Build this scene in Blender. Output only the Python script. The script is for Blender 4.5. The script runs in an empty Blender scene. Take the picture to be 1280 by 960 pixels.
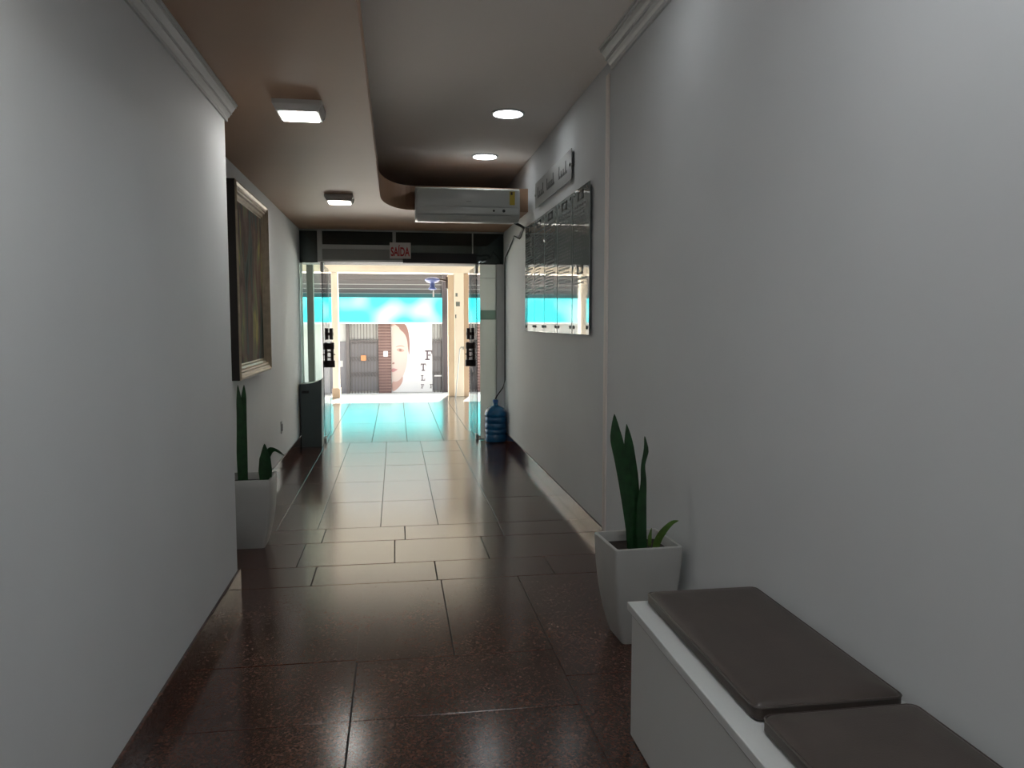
import bpy, bmesh, math, random
from mathutils import Matrix, Vector
random.seed(7)
S = bpy.context.scene
COL = S.collection

# ------------------------------------------------------------------ camera, world, sun, exposure
cam_d = bpy.data.cameras.new('camera'); cam_d.sensor_width = 36.0; cam_d.lens = 27.03
cam_d.clip_start = 0.05; cam_d.clip_end = 200
cam = bpy.data.objects.new('camera', cam_d); COL.objects.link(cam)
cam.matrix_world = Matrix(((0.98872, 0.01181, -0.14928, 0.0),
                           (-0.14974, 0.07795, -0.98565, 0.0),
                           (0.0, 0.99689, 0.07884, 1.45),
                           (0, 0, 0, 1)))
S.camera = cam
W = bpy.data.worlds.new('sky'); S.world = W; W.use_nodes = True
bg = W.node_tree.nodes['Background']; bg.inputs[0].default_value = (0.86, 0.94, 1.0, 1); bg.inputs[1].default_value = 1.9
sd = bpy.data.lights.new('sun', 'SUN'); sd.energy = 42.0; sd.angle = math.radians(0.6); sd.color = (1.0, 0.95, 0.87)
sun = bpy.data.objects.new('sun', sd); COL.objects.link(sun)
sun.rotation_euler = (math.radians(-31), 0, math.radians(-12)); sun.location = (-5, 40, 30)
S.view_settings.view_transform = 'Standard'; S.view_settings.look = 'None'
S.view_settings.gamma = 1.0; S.view_settings.use_curve_mapping = False
S.view_settings.exposure = 0.28

# ------------------------------------------------------------------ materials
def mat(name, col, rough=0.5, metal=0.0, ior=1.5, coat=0.0, emit=None, estr=0.0, var=0.0, vscale=6.0, bump=0.0, bscale=60.0):
    m = bpy.data.materials.new(name); m.use_nodes = True
    nt = m.node_tree; b = nt.nodes['Principled BSDF']
    b.inputs['Base Color'].default_value = (*col, 1); b.inputs['Roughness'].default_value = rough
    b.inputs['Metallic'].default_value = metal; b.inputs['IOR'].default_value = ior
    b.inputs['Coat Weight'].default_value = coat; b.inputs['Coat Roughness'].default_value = 0.03
    if emit:
        b.inputs['Emission Color'].default_value = (*emit, 1); b.inputs['Emission Strength'].default_value = estr
    tc = nt.nodes.new('ShaderNodeTexCoord')
    if var > 0:
        n = nt.nodes.new('ShaderNodeTexNoise'); n.inputs['Scale'].default_value = vscale; n.inputs['Detail'].default_value = 5
        nt.links.new(tc.outputs['Object'], n.inputs['Vector'])
        r = nt.nodes.new('ShaderNodeValToRGB')
        r.color_ramp.elements[0].position = 0.3; r.color_ramp.elements[1].position = 0.7
        r.color_ramp.elements[0].color = (*[c*(1-var) for c in col], 1)
        r.color_ramp.elements[1].color = (*[min(1, c*(1+var)) for c in col], 1)
        nt.links.new(n.outputs['Fac'], r.inputs['Fac']); nt.links.new(r.outputs['Color'], b.inputs['Base Color'])
    if bump > 0:
        n2 = nt.nodes.new('ShaderNodeTexNoise'); n2.inputs['Scale'].default_value = bscale; n2.inputs['Detail'].default_value = 4
        nt.links.new(tc.outputs['Object'], n2.inputs['Vector'])
        bp = nt.nodes.new('ShaderNodeBump'); bp.inputs['Strength'].default_value = bump; bp.inputs['Distance'].default_value = 0.004
        nt.links.new(n2.outputs['Fac'], bp.inputs['Height']); nt.links.new(bp.outputs['Normal'], b.inputs['Normal'])
    return m

def granite(name, ramp, rough, ior=1.55, scale=70):
    m = bpy.data.materials.new(name); m.use_nodes = True
    nt = m.node_tree; b = nt.nodes['Principled BSDF']
    g = nt.nodes.new('ShaderNodeNewGeometry')
    v = nt.nodes.new('ShaderNodeTexVoronoi'); v.inputs['Scale'].default_value = scale
    n = nt.nodes.new('ShaderNodeTexNoise'); n.inputs['Scale'].default_value = scale*1.7; n.inputs['Detail'].default_value = 6
    n2 = nt.nodes.new('ShaderNodeTexNoise'); n2.inputs['Scale'].default_value = 2.5; n2.inputs['Detail'].default_value = 3
    for x in (v, n, n2): nt.links.new(g.outputs['Position'], x.inputs['Vector'])
    bw = nt.nodes.new('ShaderNodeRGBToBW'); nt.links.new(v.outputs['Color'], bw.inputs['Color'])
    mx = nt.nodes.new('ShaderNodeMix'); mx.data_type = 'FLOAT'; mx.inputs[0].default_value = 0.5
    nt.links.new(bw.outputs[0], mx.inputs[2]); nt.links.new(n.outputs['Fac'], mx.inputs[3])
    mx2 = nt.nodes.new('ShaderNodeMix'); mx2.data_type = 'FLOAT'; mx2.inputs[0].default_value = 0.22
    nt.links.new(mx.outputs[0], mx2.inputs[2]); nt.links.new(n2.outputs['Fac'], mx2.inputs[3])
    r = nt.nodes.new('ShaderNodeValToRGB'); e = r.color_ramp.elements
    e[0].position = ramp[0][0]; e[0].color = (*ramp[0][1], 1); e[1].position = ramp[-1][0]; e[1].color = (*ramp[-1][1], 1)
    for p, c in ramp[1:-1]:
        k = e.new(p); k.color = (*c, 1)
    nt.links.new(mx2.outputs[0], r.inputs['Fac']); nt.links.new(r.outputs['Color'], b.inputs['Base Color'])
    b.inputs['Roughness'].default_value = rough; b.inputs['IOR'].default_value = ior
    return m

def glass(name, tint, fac_ior=1.5, rough=0.0):
    m = bpy.data.materials.new(name); m.use_nodes = True
    nt = m.node_tree; nt.nodes.remove(nt.nodes['Principled BSDF']); out = nt.nodes['Material Output']
    t = nt.nodes.new('ShaderNodeBsdfTransparent'); t.inputs[0].default_value = (*tint, 1)
    g = nt.nodes.new('ShaderNodeBsdfGlossy'); g.inputs['Roughness'].default_value = rough
    f = nt.nodes.new('ShaderNodeFresnel'); f.inputs['IOR'].default_value = fac_ior
    x = nt.nodes.new('ShaderNodeMixShader')
    nt.links.new(f.outputs[0], x.inputs[0]); nt.links.new(t.outputs[0], x.inputs[1]); nt.links.new(g.outputs[0], x.inputs[2])
    nt.links.new(x.outputs[0], out.inputs['Surface'])
    return m

def painting_mat():
    m = bpy.data.materials.new('oil_painting'); m.use_nodes = True
    nt = m.node_tree; b = nt.nodes['Principled BSDF']; b.inputs['Roughness'].default_value = 0.65; b.inputs['IOR'].default_value = 1.3
    tc = nt.nodes.new('ShaderNodeTexCoord'); mp = nt.nodes.new('ShaderNodeMapping')
    mp.inputs['Scale'].default_value = (1, 2.0, 0.75); nt.links.new(tc.outputs['Object'], mp.inputs['Vector'])
    n = nt.nodes.new('ShaderNodeTexNoise'); n.inputs['Scale'].default_value = 2.4; n.inputs['Detail'].default_value = 6; n.inputs['Distortion'].default_value = 0.5; b.inputs['Specular IOR Level'].default_value = 0.12
    nt.links.new(mp.outputs[0], n.inputs['Vector'])
    r = nt.nodes.new('ShaderNodeValToRGB'); e = r.color_ramp.elements
    e[0].position = 0.34; e[0].color = (0.03, 0.035, 0.03, 1); e[1].position = 0.68; e[1].color = (0.40, 0.33, 0.10, 1)
    for p, c in ((0.42, (0.09, 0.11, 0.085)), (0.48, (0.10, 0.055, 0.04)), (0.54, (0.19, 0.12, 0.085)), (0.61, (0.17, 0.175, 0.09))):
        k = e.new(p); k.color = (*c, 1)
    nt.links.new(n.outputs['Fac'], r.inputs['Fac']); nt.links.new(r.outputs['Color'], b.inputs['Base Color'])
    return m

def fascia_mat():
    m = bpy.data.materials.new('turquoise_panel'); m.use_nodes = True
    nt = m.node_tree; b = nt.nodes['Principled BSDF']; b.inputs['Roughness'].default_value = 0.35
    tc = nt.nodes.new('ShaderNodeTexCoord'); n = nt.nodes.new('ShaderNodeTexNoise')
    n.inputs['Scale'].default_value = 1.2; n.inputs['Detail'].default_value = 0.0
    nt.links.new(tc.outputs['Object'], n.inputs['Vector'])
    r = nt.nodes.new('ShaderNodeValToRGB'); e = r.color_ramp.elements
    e[0].position = 0.46; e[0].color = (0.016, 0.68, 0.74, 1); e[1].position = 0.9; e[1].color = (0.4, 0.78, 0.79, 1)  # pale blotches put glare and washed-out lettering into the colour
    nt.links.new(n.outputs['Fac'], r.inputs['Fac']); nt.links.new(r.outputs['Color'], b.inputs['Base Color'])
    return m

M = {
 'wall': mat('white_wall_paint', (0.70, 0.72, 0.73), 0.7, var=0.03, vscale=1.3, bump=0.05, bscale=40),
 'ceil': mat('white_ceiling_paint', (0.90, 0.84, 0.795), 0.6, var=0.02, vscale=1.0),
 'soffit': mat('brown_ceiling_paint', (0.37, 0.222, 0.135), 0.5, var=0.06, vscale=0.9),
 'trim': mat('white_moulding_paint', (0.62, 0.63, 0.62), 0.5),
 'granite': granite('brown_granite', [(0.3, (0.022, 0.010, 0.008)), (0.45, (0.05, 0.022, 0.016)), (0.58, (0.085, 0.038, 0.027)), (0.72, (0.15, 0.08, 0.06))], 0.18, 1.58, 130),
 'skirt': granite('polished_skirting_granite', [(0.3, (0.012, 0.007, 0.006)), (0.45, (0.045, 0.02, 0.015)), (0.6, (0.09, 0.04, 0.03)), (0.75, (0.16, 0.09, 0.07))], 0.035),
 'grout': mat('dark_grout', (0.016, 0.013, 0.012), 0.8),
 'pave': granite('arcade_stone', [(0.3, (0.15, 0.15, 0.145)), (0.5, (0.19, 0.19, 0.185)), (0.72, (0.24, 0.235, 0.23))], 0.13, 2.1),
 'glass': glass('clear_door_glass', (0.88, 0.95, 0.93)),
 'glass2': glass('acrylic_sheet', (0.80, 0.85, 0.83), 1.75),
 'steel': mat('brushed_steel', (0.42, 0.43, 0.42), 0.35, 0.9),
 'greymetal': mat('grey_aluminium', (0.40, 0.41, 0.40), 0.4, 0.2),
 'greypanel': mat('grey_panel', (0.22, 0.225, 0.215), 0.45),
 'dark': mat('dark_shutter_housing', (0.012, 0.013, 0.016), 0.5),
 'handle': mat('dark_brown_handle', (0.03, 0.014, 0.012), 0.35),
 'signwhite': mat('white_sign_board', (0.62, 0.58, 0.57), 0.5),
 'red': mat('red_lettering', (0.42, 0.02, 0.03), 0.5),
 'acwhite': mat('white_ac_plastic', (0.62, 0.64, 0.62), 0.28),
 'acdark': mat('dark_plastic', (0.02, 0.02, 0.02), 0.4),
 'yellow': mat('yellow_sticker', (0.55, 0.42, 0.05), 0.5),
 'black': mat('black_rubber', (0.012, 0.012, 0.012), 0.5),
 'lamp_w': mat('white_lamp_housing', (0.6, 0.58, 0.55), 0.35),
 'lamp_e': mat('surface_lamp_glow', (1, 1, 1), 0.5, emit=(1.0, 0.97, 0.92), estr=30),
 'disc_e': mat('downlight_glow', (1, 1, 1), 0.5, emit=(0.94, 0.98, 1.0), estr=11),
 'fill_panel_e': mat('fill_panel_glow', (1, 1, 1), 0.5, emit=(0.93, 0.97, 1.0), estr=7.5),  # glow of the added, unseen ceiling panels
 'bench': mat('white_lacquer', (0.66, 0.68, 0.67), 0.35),
 'leather': mat('brown_leatherette', (0.062, 0.047, 0.04), 0.42, var=0.12, vscale=9, bump=0.12, bscale=220),
 'pot': mat('white_pot', (0.47, 0.47, 0.45), 0.5, var=0.03, vscale=8),
 'soil': mat('dark_soil', (0.02, 0.013, 0.009), 0.9, var=0.4, vscale=60, bump=0.6, bscale=90),
 'leaf': mat('dark_green_leaf', (0.010, 0.050, 0.013), 0.4, var=0.45, vscale=22),
 'leaf2': mat('light_green_leaf', (0.1, 0.2, 0.035), 0.4, var=0.35, vscale=25),
 'frame': mat('gilt_frame', (0.46, 0.38, 0.27), 0.38, 0.25, var=0.15, vscale=18),
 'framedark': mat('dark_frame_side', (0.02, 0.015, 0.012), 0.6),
 'painting': painting_mat(),
 'acryl': mat('grey_green_acrylic', (0.42, 0.47, 0.45), 0.02, ior=1.7, coat=1.0),
 'plaque': mat('frosted_plaque', (0.36, 0.37, 0.36), 0.4, ior=1.45),
 'print': mat('dark_print', (0.03, 0.034, 0.033), 0.4),
 'printmid': mat('grey_print', (0.10, 0.11, 0.105), 0.4),
 'bottle': mat('blue_water_bottle', (0.015, 0.13, 0.3), 0.15, ior=1.45, coat=0.5),
 'bottlecap': mat('blue_bottle_cap', (0.03, 0.12, 0.35), 0.4),
 'bin': mat('dark_grey_bin', (0.085, 0.11, 0.11), 0.4),
 'tile': mat('pale_grey_tile', (0.74, 0.75, 0.72), 0.25, var=0.04, vscale=3),
 'tileband': mat('green_grey_tile', (0.2, 0.26, 0.235), 0.25),
 'cream': mat('cream_paint', (0.6, 0.49, 0.37), 0.6, var=0.06, vscale=2),
 'creamlight': mat('pale_cream_paint', (0.74, 0.68, 0.58), 0.6, var=0.05, vscale=2),
 'creamdark': mat('tan_shade_paint', (0.44, 0.33, 0.235), 0.6, var=0.06, vscale=2),
 'asphalt': mat('pale_street', (0.68, 0.655, 0.62), 0.8, var=0.12, vscale=8),
 'facade': mat('white_facade', (0.46, 0.45, 0.425), 0.7, var=0.04, vscale=2),
 'shutter': mat('brown_shutter', (0.065, 0.056, 0.056), 0.5),
 'shutterlight': mat('pale_shutter_edge', (0.3, 0.29, 0.28), 0.45),
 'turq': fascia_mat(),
 'turqdark': mat('teal_shutter_slat', (0.03, 0.10, 0.105), 0.5),
 'gatebar': mat('grey_gate_bar', (0.10, 0.085, 0.08), 0.5),
 'gatepanel': mat('grey_gate_panel', (0.16, 0.15, 0.155), 0.6),
 'brick': mat('brown_brick', (0.12, 0.065, 0.056), 0.7, var=0.2, vscale=14),
 'mortar': mat('pale_mortar', (0.32, 0.22, 0.19), 0.8),
 'jamb': mat('dark_maroon_jamb', (0.05, 0.035, 0.038), 0.5),
 'board': mat('white_billboard', (0.56, 0.54, 0.53), 0.5),
 'skin1': mat('print_hair', (0.22, 0.11, 0.09), 0.5),
 'skin2': mat('print_face', (0.46, 0.37, 0.325), 0.5),
 'skin3': mat('print_shade', (0.38, 0.23, 0.19), 0.5),
 'skin4': mat('print_lips', (0.34, 0.15, 0.15), 0.5),
 'printink': mat('print_letters', (0.09, 0.06, 0.07), 0.5),
 'orange': mat('orange_plate', (0.5, 0.2, 0.07), 0.5),
 'bluepaint': mat('blue_enamel', (0.06, 0.09, 0.26), 0.4),
 'pillar': mat('grey_pillar_paint', (0.13, 0.15, 0.14), 0.5),
}

# ------------------------------------------------------------------ helpers
def box(bm, x0, x1, y0, y1, z0, z1, bev=0.0, seg=2):
    vs = [bm.verts.new((x, y, z)) for x in (x0, x1) for y in (y0, y1) for z in (z0, z1)]
    fs = [(0, 1, 3, 2), (4, 6, 7, 5), (0, 4, 5, 1), (2, 3, 7, 6), (0, 2, 6, 4), (1, 5, 7, 3)]
    faces = [bm.faces.new([vs[i] for i in f]) for f in fs]
    if bev > 0:
        es = {e for f in faces for e in f.edges}
        bmesh.ops.bevel(bm, geom=list(es), offset=bev, segments=seg, affect='EDGES', profile=0.5)
    return faces
def prism(bm, pts, axis, a, b):
    """closed polygon pts (2-D) extruded along an axis from a to b"""
    def P(p, t):
        return {'x': (t, p[0], p[1]), 'y': (p[0], t, p[1]), 'z': (p[0], p[1], t)}[axis]
    va = [bm.verts.new(P(p, a)) for p in pts]; vb = [bm.verts.new(P(p, b)) for p in pts]
    n = len(pts)
    bm.faces.new(va); bm.faces.new(vb[::-1])
    for i in range(n): bm.faces.new((va[i], vb[i], vb[(i+1) % n], va[(i+1) % n]))
def loft(bm, rings, cap0=True, cap1=True):
    vr = [[bm.verts.new(p) for p in r] for r in rings]; n = len(rings[0])
    for a, b in zip(vr, vr[1:]):
        for i in range(n): bm.faces.new((a[i], a[(i+1) % n], b[(i+1) % n], b[i]))
    if cap0: bm.faces.new(vr[0][::-1])
    if cap1: bm.faces.new(vr[-1])
def lathe(bm, c, prof, seg=32):
    rings = [[(c[0]+r*math.cos(2*math.pi*k/seg), c[1]+r*math.sin(2*math.pi*k/seg), c[2]+z) for k in range(seg)] for r, z in prof]
    loft(bm, rings)
def tube(bm, pts, r, seg=8):
    pts = [Vector(p) for p in pts]; rings = []
    for i, p in enumerate(pts):
        d = (pts[min(i+1, len(pts)-1)] - pts[max(i-1, 0)]).normalized()
        u = d.cross(Vector((0.31, 0.17, 0.93))); u = u.normalized() if u.length > 1e-4 else Vector((1, 0, 0))
        w = d.cross(u)
        rings.append([p + u*r*math.cos(2*math.pi*k/seg) + w*r*math.sin(2*math.pi*k/seg) for k in range(seg)])
    loft(bm, rings)
def wloc(o):
    v = Vector((0, 0, 0))
    while o is not None:
        v = v + o.location; o = o.parent
    return v
def obj(name, bm, m, parent=None, smooth=False):
    bmesh.ops.recalc_face_normals(bm, faces=bm.faces[:])
    me = bpy.data.meshes.new(name)
    if parent is not None:
        bmesh.ops.translate(bm, verts=bm.verts[:], vec=-wloc(parent))
    bm.to_mesh(me); bm.free()
    me.materials.append(M[m] if isinstance(m, str) else m)
    if smooth:
        for p in me.polygons: p.use_smooth = True
        try: me.set_sharp_from_angle(angle=math.radians(38))
        except Exception: pass
    o = bpy.data.objects.new(name, me); COL.objects.link(o)
    if parent is not None: o.parent = parent
    return o
def thing(name, loc, label, cat, group=None):
    o = bpy.data.objects.new(name, None); COL.objects.link(o); o.location = loc
    o.empty_display_size = 0.1
    return tag(o, label, cat, group)
def tag(o, label, cat, group=None):
    o['label'] = label; o['category'] = cat
    if group: o['group'] = group
    return o
def struct(o, label=None):
    o['kind'] = 'structure'
    if label: o['label'] = label
    return o
def B(name, m, parent, *a, bev=0.0, smooth=False):
    bm = bmesh.new(); box(bm, *a, bev=bev)
    return obj(name, bm, m, parent, smooth)
def copy_tree(o, delta, parent=None, top=True):
    c = o.copy(); COL.objects.link(c)
    if top: c.location = o.location + Vector(delta)
    else: c.parent = parent
    for ch in list(o.children): copy_tree(ch, delta, c, False)
    return c

# ------------------------------------------------------------------ room dimensions
ZC, ZS, ZST = 3.08, 2.57, 2.80          # ceiling, soffit underside, soffit top
XLN, XLF, XRN, XRF = -0.85, -1.12, 1.30, 1.34
YLE, YRE, YD, YB = 4.20, 4.68, 9.45, -4.0   # end of near left wall, end of near right wall, door line, back wall

struct(B('wall_left', 'wall', None, -1.5, XLN, YB, YLE, -0.02, 3.2, bev=0.004), 'near white painted wall on the left')
struct(B('wall_left_recess', 'wall', None, -1.5, XLF, YLE, 9.6, -0.02, 3.2), 'set-back white wall on the left behind the painting')
bm = bmesh.new(); prism(bm, [(XRN, YB), (XRN, YRE-0.055), (XRF-0.002, YRE), (1.6, YRE), (1.6, YB)], 'z', -0.02, 3.2)
struct(obj('wall_right', bm, 'wall'), 'near white painted wall beside the bench')
struct(B('wall_right_recess', 'wall', None, XRF, 1.6, YRE, 9.6, -0.02, 3.2), 'white wall that carries the directory boards')
struct(B('wall_back', 'wall', None, -1.5, 1.6, YB-0.2, YB, -0.02, 3.2), 'white end wall behind the viewer')
struct(B('wall_door_header', 'soffit', None, XLF, XRF, YD, 9.6, ZS, 3.2), 'wall strip above the glass entrance')
struct(B('ceiling', 'ceil', None, -1.5, 1.6, YB-0.2, 9.8, ZC, 3.25), 'raised white ceiling')
# dropped brown soffit with a rounded inner corner
pts = [(XLF, YB), (-0.13, YB), (-0.13, 6.95)]
for k in range(1, 13):
    a = math.pi + (-math.pi/2)*k/12
    pts.append((0.20 + 0.33*math.cos(a), 6.95 + 0.82*math.sin(a)))
pts += [(0.20, YD), (XLF, YD)]
bm = bmesh.new(); prism(bm, pts, 'z', ZS, ZST)
struct(obj('ceiling_soffit', bm, 'soffit', None), 'dropped brown ceiling with a rounded corner')
struct(B('ceiling_soffit_end', 'soffit', None, 0.20, XRF, 7.77, YD, ZS, ZST), 'dropped brown ceiling strip behind the air conditioner')
# thin lighter lip along the edge of the soffit
lip_out = pts[1:15]
bm = bmesh.new()
ri = []
for i, p in enumerate(lip_out):
    q0 = Vector(lip_out[max(0, i-1)]); q1 = Vector(lip_out[min(len(lip_out)-1, i+1)])
    d = (q1-q0).normalized(); n = Vector((d.y, -d.x)); p = Vector(p); a = p + n*0.012
    ri.append([(p.x, p.y, ZS-0.008), (a.x, a.y, ZS-0.008), (a.x, a.y, ZS+0.03), (p.x, p.y, ZS+0.03)])
loft(bm, ri); struct(obj('trim_1', bm, 'soffit', None), 'narrow lip along the brown soffit edge')

# crown mouldings on the near walls
def crown(name, xw, s, z, h, pr, y1, label):
    prof = [(0, 0), (0.16, 0), (0.16, 0.18), (0.30, 0.26), (0.42, 0.40), (0.52, 0.40), (0.52, 0.52), (0.66, 0.62), (0.80, 0.78), (0.9, 0.78), (0.9, 0.9), (1.0, 0.9), (1.0, 1.0), (0, 1.0)]
    bm = bmesh.new(); prism(bm, [(xw + s*pr*a, z-h+h*b) for a, b in prof], 'y', YB, y1)
    struct(obj(name, bm, 'trim', None), label)
crown('trim_2', XLN, 1, ZS, 0.085, 0.06, YLE+0.03, 'white crown moulding on the near left wall')
crown('trim_3', XRN, -1, ZC, 0.12, 0.085, YRE-0.1, 'white crown moulding on the near right wall')

struct(B('trim_6', 'ceil', None, XRN-0.010, XRF-0.004, YRE-0.054, YRE+0.012, 0.112, 2.955, bev=0.006, smooth=True), 'pale added strip for the bright end edge of the near right wall')  # added strip in a paler colour stands in for the edge highlight
# skirting
def skirt(name, a, label):
    struct(B(name, 'skirt', None, *a, bev=0.003), label)
skirt('baseboard_left', (XLN, XLN+0.015, YB, YLE+0.015, 0.0, 0.135), 'dark polished granite skirting on the near left wall')
skirt('baseboard_left_end', (XLF, XLN-0.002, YLE, YLE+0.015, 0.0, 0.135), 'granite skirting round the end of the near left wall')
skirt('baseboard_left_recess', (XLF, XLF+0.015, YLE+0.016, 9.44, 0.0, 0.13), 'dark granite skirting under the painting wall')
skirt('baseboard_right', (XRN-0.015, XRN, YB, YRE-0.055, 0.0, 0.11), 'dark granite skirting behind the bench')
skirt('baseboard_right_recess', (XRF-0.015, XRF, YRE+0.001, 9.44, 0.0, 0.11), 'polished granite skirting under the directory boards')

# ------------------------------------------------------------------ floor of granite slabs
fl = struct(B('floor', 'grout', None, -1.5, 1.6, YB-0.2, 9.6, -0.1, -0.004), 'dark brown polished granite floor')
def slabs(parent, m, rows, g=0.0025):
    for y0, y1, xs in rows:
        for a, b in zip(xs, xs[1:]):
            bm = bmesh.new(); dz = random.uniform(-0.0004, 0.0004)
            box(bm, a+g, b-g, y0+g, y1-g, -0.02, 0.0+dz, bev=0.0015, seg=1)
            obj('slab', bm, m, parent)
rows = []
L, Rr = -1.12, 1.34
for y0, y1 in ((-4.0, -3.0), (-3.0, -2.0), (-2.0, -1.0), (-1.0, 0.0), (0.0, 1.0), (1.0, 2.0)):
    rows.append((y0, y1, (L, -0.18, 0.68, Rr)))
rows += [(2.0, 2.76, (L, -0.18)), (2.76, 3.28, (L, -0.18)), (3.28, 4.27, (L, -0.18)),
         (2.0, 2.76, (-0.18, 0.68)), (2.76, 3.26, (-0.18, 0.68)), (3.26, 4.27, (-0.19, 0.24, 0.68)),
         (2.0, 3.0, (0.68, Rr)), (3.0, 4.27, (0.68, Rr)),
         (4.27, 4.62, (L, -0.48, 0.22, 0.9, Rr)), (4.62, 5.12, (L, -0.6, -0.02, 0.56, Rr)), (5.12, 5.47, (L, -0.5, 0.05, 0.72, Rr))]
y = 5.47; k = 0; far_rows = []
while y < 9.3:
    y2 = min(y+0.8, 9.45)
    if 9.45-y2 < 0.2: y2 = 9.45
    far_rows.append((y, y2, (L, -0.84, -0.56, -0.12, 0.29, 0.73, Rr)))
    y = y2; k += 1
slabs(fl, 'granite', rows); slabs(fl, 'granite', far_rows, 0.0015)
af = struct(B('floor_arcade', 'grout', None, -6, 6, 9.6, 15.75, -1.05, -0.004), 'pale polished stone floor of the arcade outside')
rows = []
y = 9.45; k = 0
while y < 15.7:
    y2 = min(y+0.9, 15.75); o = 0.0
    rows.append((y, y2, (-6, -4, -2.4, -1.1, -0.83, -0.3, 0.13, 0.58, 0.95, 1.5, 2.6, 4, 6)))
    y = y2
# the first row starts on the threshold and is trimmed between the piers
rows[0] = (9.46, 10.35, (-1.1, -0.83, -0.3, 0.13, 0.58, 1.0))
slabs(af, 'pave', rows, 0.0025)
B('slab', 'pave', af, -6, -1.11, 9.81, 10.35, -0.02, 0.0); B('slab', 'pave', af, 1.01, 6, 9.81, 10.35, -0.02, 0.0)

# ------------------------------------------------------------------ entrance: header, glass, doors
ent = thing('entrance_transom', (0.1, YD, 2.17), 'dark glazed transom with grey metal frame above the open doors', 'transom')
B('housing', 'dark', ent, XLF+0.002, XRF-0.002, 9.56, 9.9, 2.175, ZS-0.002)
B('transom_glass', 'glass', ent, XLF+0.003, XRF-0.003, 9.52, 9.528, 2.185, ZS-0.005)
B('top_rail', 'steel', ent, XLF+0.003, XRF-0.003, 9.49, 9.53, ZS-0.02, ZS-0.004)
B('mullion', 'greymetal', ent, -0.905, -0.85, 9.475, 9.53, 2.178, ZS-0.02)
B('mullion', 'greymetal', ent, -0.02, 0.02, 9.475, 9.53, 2.375, ZS-0.02)
B('mullion', 'steel', ent, 0.945, 0.958, 9.5, 9.53, 2.20, ZS-0.02)
B('cross_rail', 'greymetal', ent, -0.85, 0.10, 9.475, 9.53, 2.335, 2.385)
B('lower_panel', 'greypanel', ent, -0.85, 0.10, 9.49, 9.53, 2.205, 2.335)
B('lower_rail', 'steel', ent, -0.85, 0.10, 9.475, 9.53, 2.178, 2.205)
B('lower_rail', 'dark', ent, 0.10, 1.0, 9.49, 9.56, 2.178, 2.3)

sl = thing('glass_sidelight', (-1.0, 9.5, 0), 'fixed clear glass pane beside the left door behind the bin', 'glass pane')
B('pane', 'glass', sl, XLF+0.002, -0.885, 9.5, 9.51, 0.012, 2.17)
B('bottom_clip', 'steel', sl, -1.04, -0.96, 9.485, 9.525, 0.0, 0.06)

def glass_door(xh, label):
    t = thing('glass_door', (xh, 9.5, 0), label, 'door', 'frameless glass doors swung outwards')
    s = 1 if xh < 0 else -1
    p = B('pane', 'glass', t, xh-0.005, xh+0.005, 9.5, 10.36, 0.015, 2.155, bev=0.001)
    B('edge_strip', 'steel', p, xh-0.007, xh+0.007, 10.355, 10.37, 0.02, 2.15)
    B('top_patch', 'greymetal', t, xh-0.018, xh+0.018, 9.49, 9.64, 2.06, 2.17, bev=0.003)
    B('bottom_patch', 'greymetal', t, xh-0.018, xh+0.018, 9.49, 9.64, 0.0, 0.06, bev=0.003)
    bm = bmesh.new()     # lock: plate on both faces with a spindle
    for q in (-1, 1): box(bm, xh+q*0.035-0.02, xh+q*0.035+0.02, 10.25, 10.34, 1.235, 1.385, bev=0.004)
    box(bm, xh-0.06, xh+0.06, 10.28, 10.31, 1.29, 1.33)
    obj('lock', bm, 'handle', t)
    h = None
    for q in (-1, 1):
        bm = bmesh.new()
        box(bm, xh+q*0.045-0.018, xh+q*0.045+0.018, 10.24, 10.31, 0.875, 1.20, bev=0.006)
        box(bm, xh+q*0.03-0.045, xh+q*0.03+0.045, 10.23, 10.32, 0.875, 0.965, bev=0.005)
        box(bm, xh+q*0.03-0.04, xh+q*0.03+0.04, 10.23, 10.32, 1.11, 1.19, bev=0.005)
        tube(bm, [(xh+q*0.006, 10.275, 1.0), (xh+q*0.075, 10.275, 1.04), (xh+q*0.006, 10.275, 1.08)], 0.012)
        obj('pull_handle', bm, 'handle', t)
    return t
glass_door(-0.86, 'frameless glass door with brown pull standing open beside the grey bin')
glass_door(1.0, 'frameless glass door with brown pull standing open beside the blue bottle')

# frosted sidelight at the right of the doors
def frosted(name, col, clear):
    m = bpy.data.materials.new(name); m.use_nodes = True
    nt = m.node_tree; p = nt.nodes['Principled BSDF']; out = nt.nodes['Material Output']
    p.inputs['Base Color'].default_value = (*col, 1); p.inputs['Roughness'].default_value = 0.3
    t = nt.nodes.new('ShaderNodeBsdfTranslucent'); t.inputs[0].default_value = (*clear, 1)
    x = nt.nodes.new('ShaderNodeMixShader'); x.inputs[0].default_value = 0.6
    nt.links.new(p.outputs[0], x.inputs[1]); nt.links.new(t.outputs[0], x.inputs[2]); nt.links.new(x.outputs[0], out.inputs['Surface'])
    return m
M['frost'] = frosted('frosted_glass', (0.5, 0.52, 0.5), (0.82, 0.84, 0.82))
M['frostband'] = frosted('green_grey_glass_band', (0.16, 0.2, 0.18), (0.42, 0.52, 0.47))
fs = thing('frosted_sidelight', (1.13, 9.5, 0), 'narrow frosted glass pane with a darker band right of the doors', 'glass pane')
for z0_, z1_, m in ((0.012, 1.495, 'frost'), (1.495, 1.61, 'frostband'), (1.61, 2.0, 'frost'), (2.006, 2.17, 'frost')):
    B('band' if m == 'frostband' else 'pane', m, fs, 1.04, 1.234, 9.5, 9.508, z0_, z1_)
B('edge_strip', 'steel', fs, 1.2345, 1.245, 9.495, 9.515, 0.0, 2.17)
B('joint', 'greymetal', fs, 1.04, 1.234, 9.497, 9.512, 2.0, 2.006)
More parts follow.
